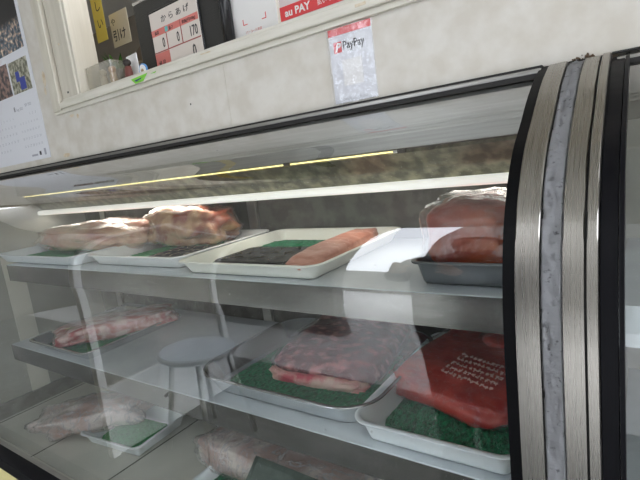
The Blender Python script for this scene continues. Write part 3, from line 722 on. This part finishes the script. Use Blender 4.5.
hb = empty('brown_cloth_hat', (-1.330, 1.06, SY), 'brown fabric hat resting behind the white figurine box', 'hat')
link('crown', lump_bm(.085, .07, .185, e1=.9, e2=1, amp=.05, seed=4, n=32), mat('brown_felt', (.16, .13, .10), .9), hb, True)
bm = bmesh.new(); bmesh.ops.create_cone(bm, cap_ends=True, segments=32, radius1=.11, radius2=.095, depth=.012, matrix=Matrix.Translation((0, 0, .095))); link('brim', bm, mat('tan_felt', (.24, .20, .15), .9), hb, True)
ll = empty('cream_latch', (-1.335, .752, .257), 'small cream plastic latch on the sill corner beside the jamb', 'latch')
link('latch_body', lump_bm(.024, .010, .026, e1=.5, e2=.5, amp=.05, seed=9, n=24), mat('cream_latch_plastic', (.72, .66, .52), .4), ll, True)
on(ll, 'slot', (-.008, 0, -.0112, -.0092, .012, .017), ink)

# ------------------------------------------------------------------ the street behind the camera (seen in the glass)
box('building_facade_left', (-14, -4.15, -5.6, -5, H0, 2.6), facade, kind='structure')
box('wall_added_screen', (-5.5, -1.93, -2.08, -1.93, H0, 2.45), mat('screen_wall_render', (.115, .11, .10), .85, col2=(.15, .145, .13), scale=2), kind='structure')  # unseen wall added to keep bright road and sky out of left reflections
box('building_facade_left', (-5.6, -5.5, -5, .8, H0, 3), facade, kind='structure')
box('building_facade_far', (-22, 4, -16, -15, H0, 2.3), facade, kind='structure')
box('added_facade_right', (-2.60, 12, -5.6, -5, H0, 5.6), facade, kind='structure')  # facade added to block sky and end the bright reflected patch
st = empty('round_stool', (-1.67, -.34, H0+.004), 'round grey stool with steel legs standing on the pavement before the case', 'stool')
bm = bmesh.new(); bmesh.ops.create_cone(bm, cap_ends=True, segments=40, radius1=.17, radius2=.17, depth=.03, matrix=Matrix.Translation((0, 0, .455))); link('seat', bm, mat('grey_vinyl', (.70, .75, .82), .35), st)
bm = bmesh.new(); tube(bm, [(.175*math.cos(a), .175*math.sin(a), .455) for a in [2*PI*k/36 for k in range(36)]], .009, 8, True); link('seat_rim', bm, steel, st, True)
for k in range(4):
    a = PI/4+PI/2*k; bm = bmesh.new(); tube(bm, [(.12*math.cos(a), .12*math.sin(a), .44), (.20*math.cos(a), .20*math.sin(a), 0)], .012, 8); link('leg', bm, steel_dull, st, True)
dr = empty('glazed_door', (-2.0, -.02, H0), 'open white-framed glazed door with white kick panel, reflected in the case glass', 'door')
def dp(name, b, m): return box(name, b, m, dr, .002)
dp('stile', (-.02, .02, -.035, .0, 0.01, 1.95), white_enamel); dp('stile', (-.02, .02, -.80, -.765, .01, 1.95), white_enamel)
dp('kick_panel', (-.012, .012, -.765, -.035, .01, .31), white_enamel); dp('rail', (-.018, .018, -.765, -.035, .31, .335), white_enamel); dp('rail', (-.018, .018, -.765, -.035, 1.91, 1.95), white_enamel)
dp('glass_pane', (-.002, .002, -.765, -.035, .335, 1.91), clear_case)
bm = bmesh.new(); bmesh.ops.create_uvsphere(bm, u_segments=16, v_segments=8, radius=1, matrix=Matrix.Translation((.012, -.34, .16)) @ Matrix.Diagonal((.004, .03, .012, 1))); link('oval_pull', bm, ink, dr)

# the photographer
ph = empty('person', (-.50, -.57, H0+.004), 'person in dark clothes standing on the pavement with forearms raised, seen only as a reflection', 'person')
def skin_mesh(name, verts, edges, radii, m, parent, sub=2, root=0):
    me = bpy.data.meshes.new(name); me.from_pydata(verts, edges, []); o = bpy.data.objects.new(name, me); C.objects.link(o)
    md = o.modifiers.new('skin', 'SKIN'); md.use_smooth_shade = True; s = o.modifiers.new('sub', 'SUBSURF'); s.levels = sub; s.render_levels = sub
    for i, r in enumerate(radii): 
        me.skin_vertices[0].data[i].radius = r if isinstance(r, tuple) else (r, r)
        me.skin_vertices[0].data[i].use_root = (i == root)
    me.materials.append(m); o.parent = parent; return o
V = [(0, 0, .92), (0, 0, 1.10), (0, -.01, 1.28), (0, -.01, 1.42), (0, 0, 1.50), (0, .01, 1.60), (0, .01, 1.68),
     (-.08, 0, .84), (-.075, .02, .48), (-.075, -.01, .07), (-.08, .12, .04), (.08, 0, .84), (.075, .02, .48), (.075, -.01, .07), (.08, .12, .04),
     (-.19, -.01, 1.39), (-.235, .03, 1.14), (-.13, .27, 1.17), (-.09, .34, 1.19), (.19, -.01, 1.39), (.235, .03, 1.14), (.13, .27, 1.17), (.09, .34, 1.19)]
Ed = [(0, 1), (1, 2), (2, 3), (3, 4), (4, 5), (5, 6), (0, 7), (7, 8), (8, 9), (9, 10), (0, 11), (11, 12), (12, 13), (13, 14), (3, 15), (15, 16), (16, 17), (17, 18), (3, 19), (19, 20), (20, 21), (21, 22)]
Rd = [(.22, .13), (.21, .12), (.22, .13), (.11, .08), .055, .085, .08, .12, .085, .06, .04, .12, .085, .06, .04, .065, .045, .035, .028, .065, .045, .035, .028]
skin_mesh('body', V, Ed, Rd, cloth_dark, ph)
# head skin, hair, hands
hd = link('head', lump_bm(.078, .095, .235, e1=1, e2=1, amp=.0, n=32, flat=False), skin, ph, True); hd.location = (0, .02, 1.50)
ha = link('hair', lump_bm(.086, .10, .16, e1=.9, e2=1, amp=.03, n=32, flat=False), hair_m, ph, True); ha.location = (0, .0, 1.60)
bm = bmesh.new(); tube(bm, [(0, .11, 1.605), (0, .128, 1.60)], [.010, .014], 8); link('nose', bm, skin, ph, True)
for sx in (-1, 1):
    hv = [(sx*.09, .34, 1.19), (sx*.075, .37, 1.20), (sx*.07, .385, 1.215)]; he = [(0, 1), (1, 2)]; hr = [.028, .030, .022]
    for k in range(4):
        b = len(hv); zz = 1.185+k*.02
        hv += [(sx*.078, .385, zz), (sx*.072, .412, zz+.003), (sx*.052, .420, zz+.004)]; he += [(1, b), (b, b+1), (b+1, b+2)]; hr += [.010, .009, .008]
    b = len(hv); hv += [(sx*.062, .365, 1.235), (sx*.045, .372, 1.245)]; he += [(1, b), (b, b+1)]; hr += [.010, .009]
    skin_mesh('hand', hv, he, hr, skin, ph)
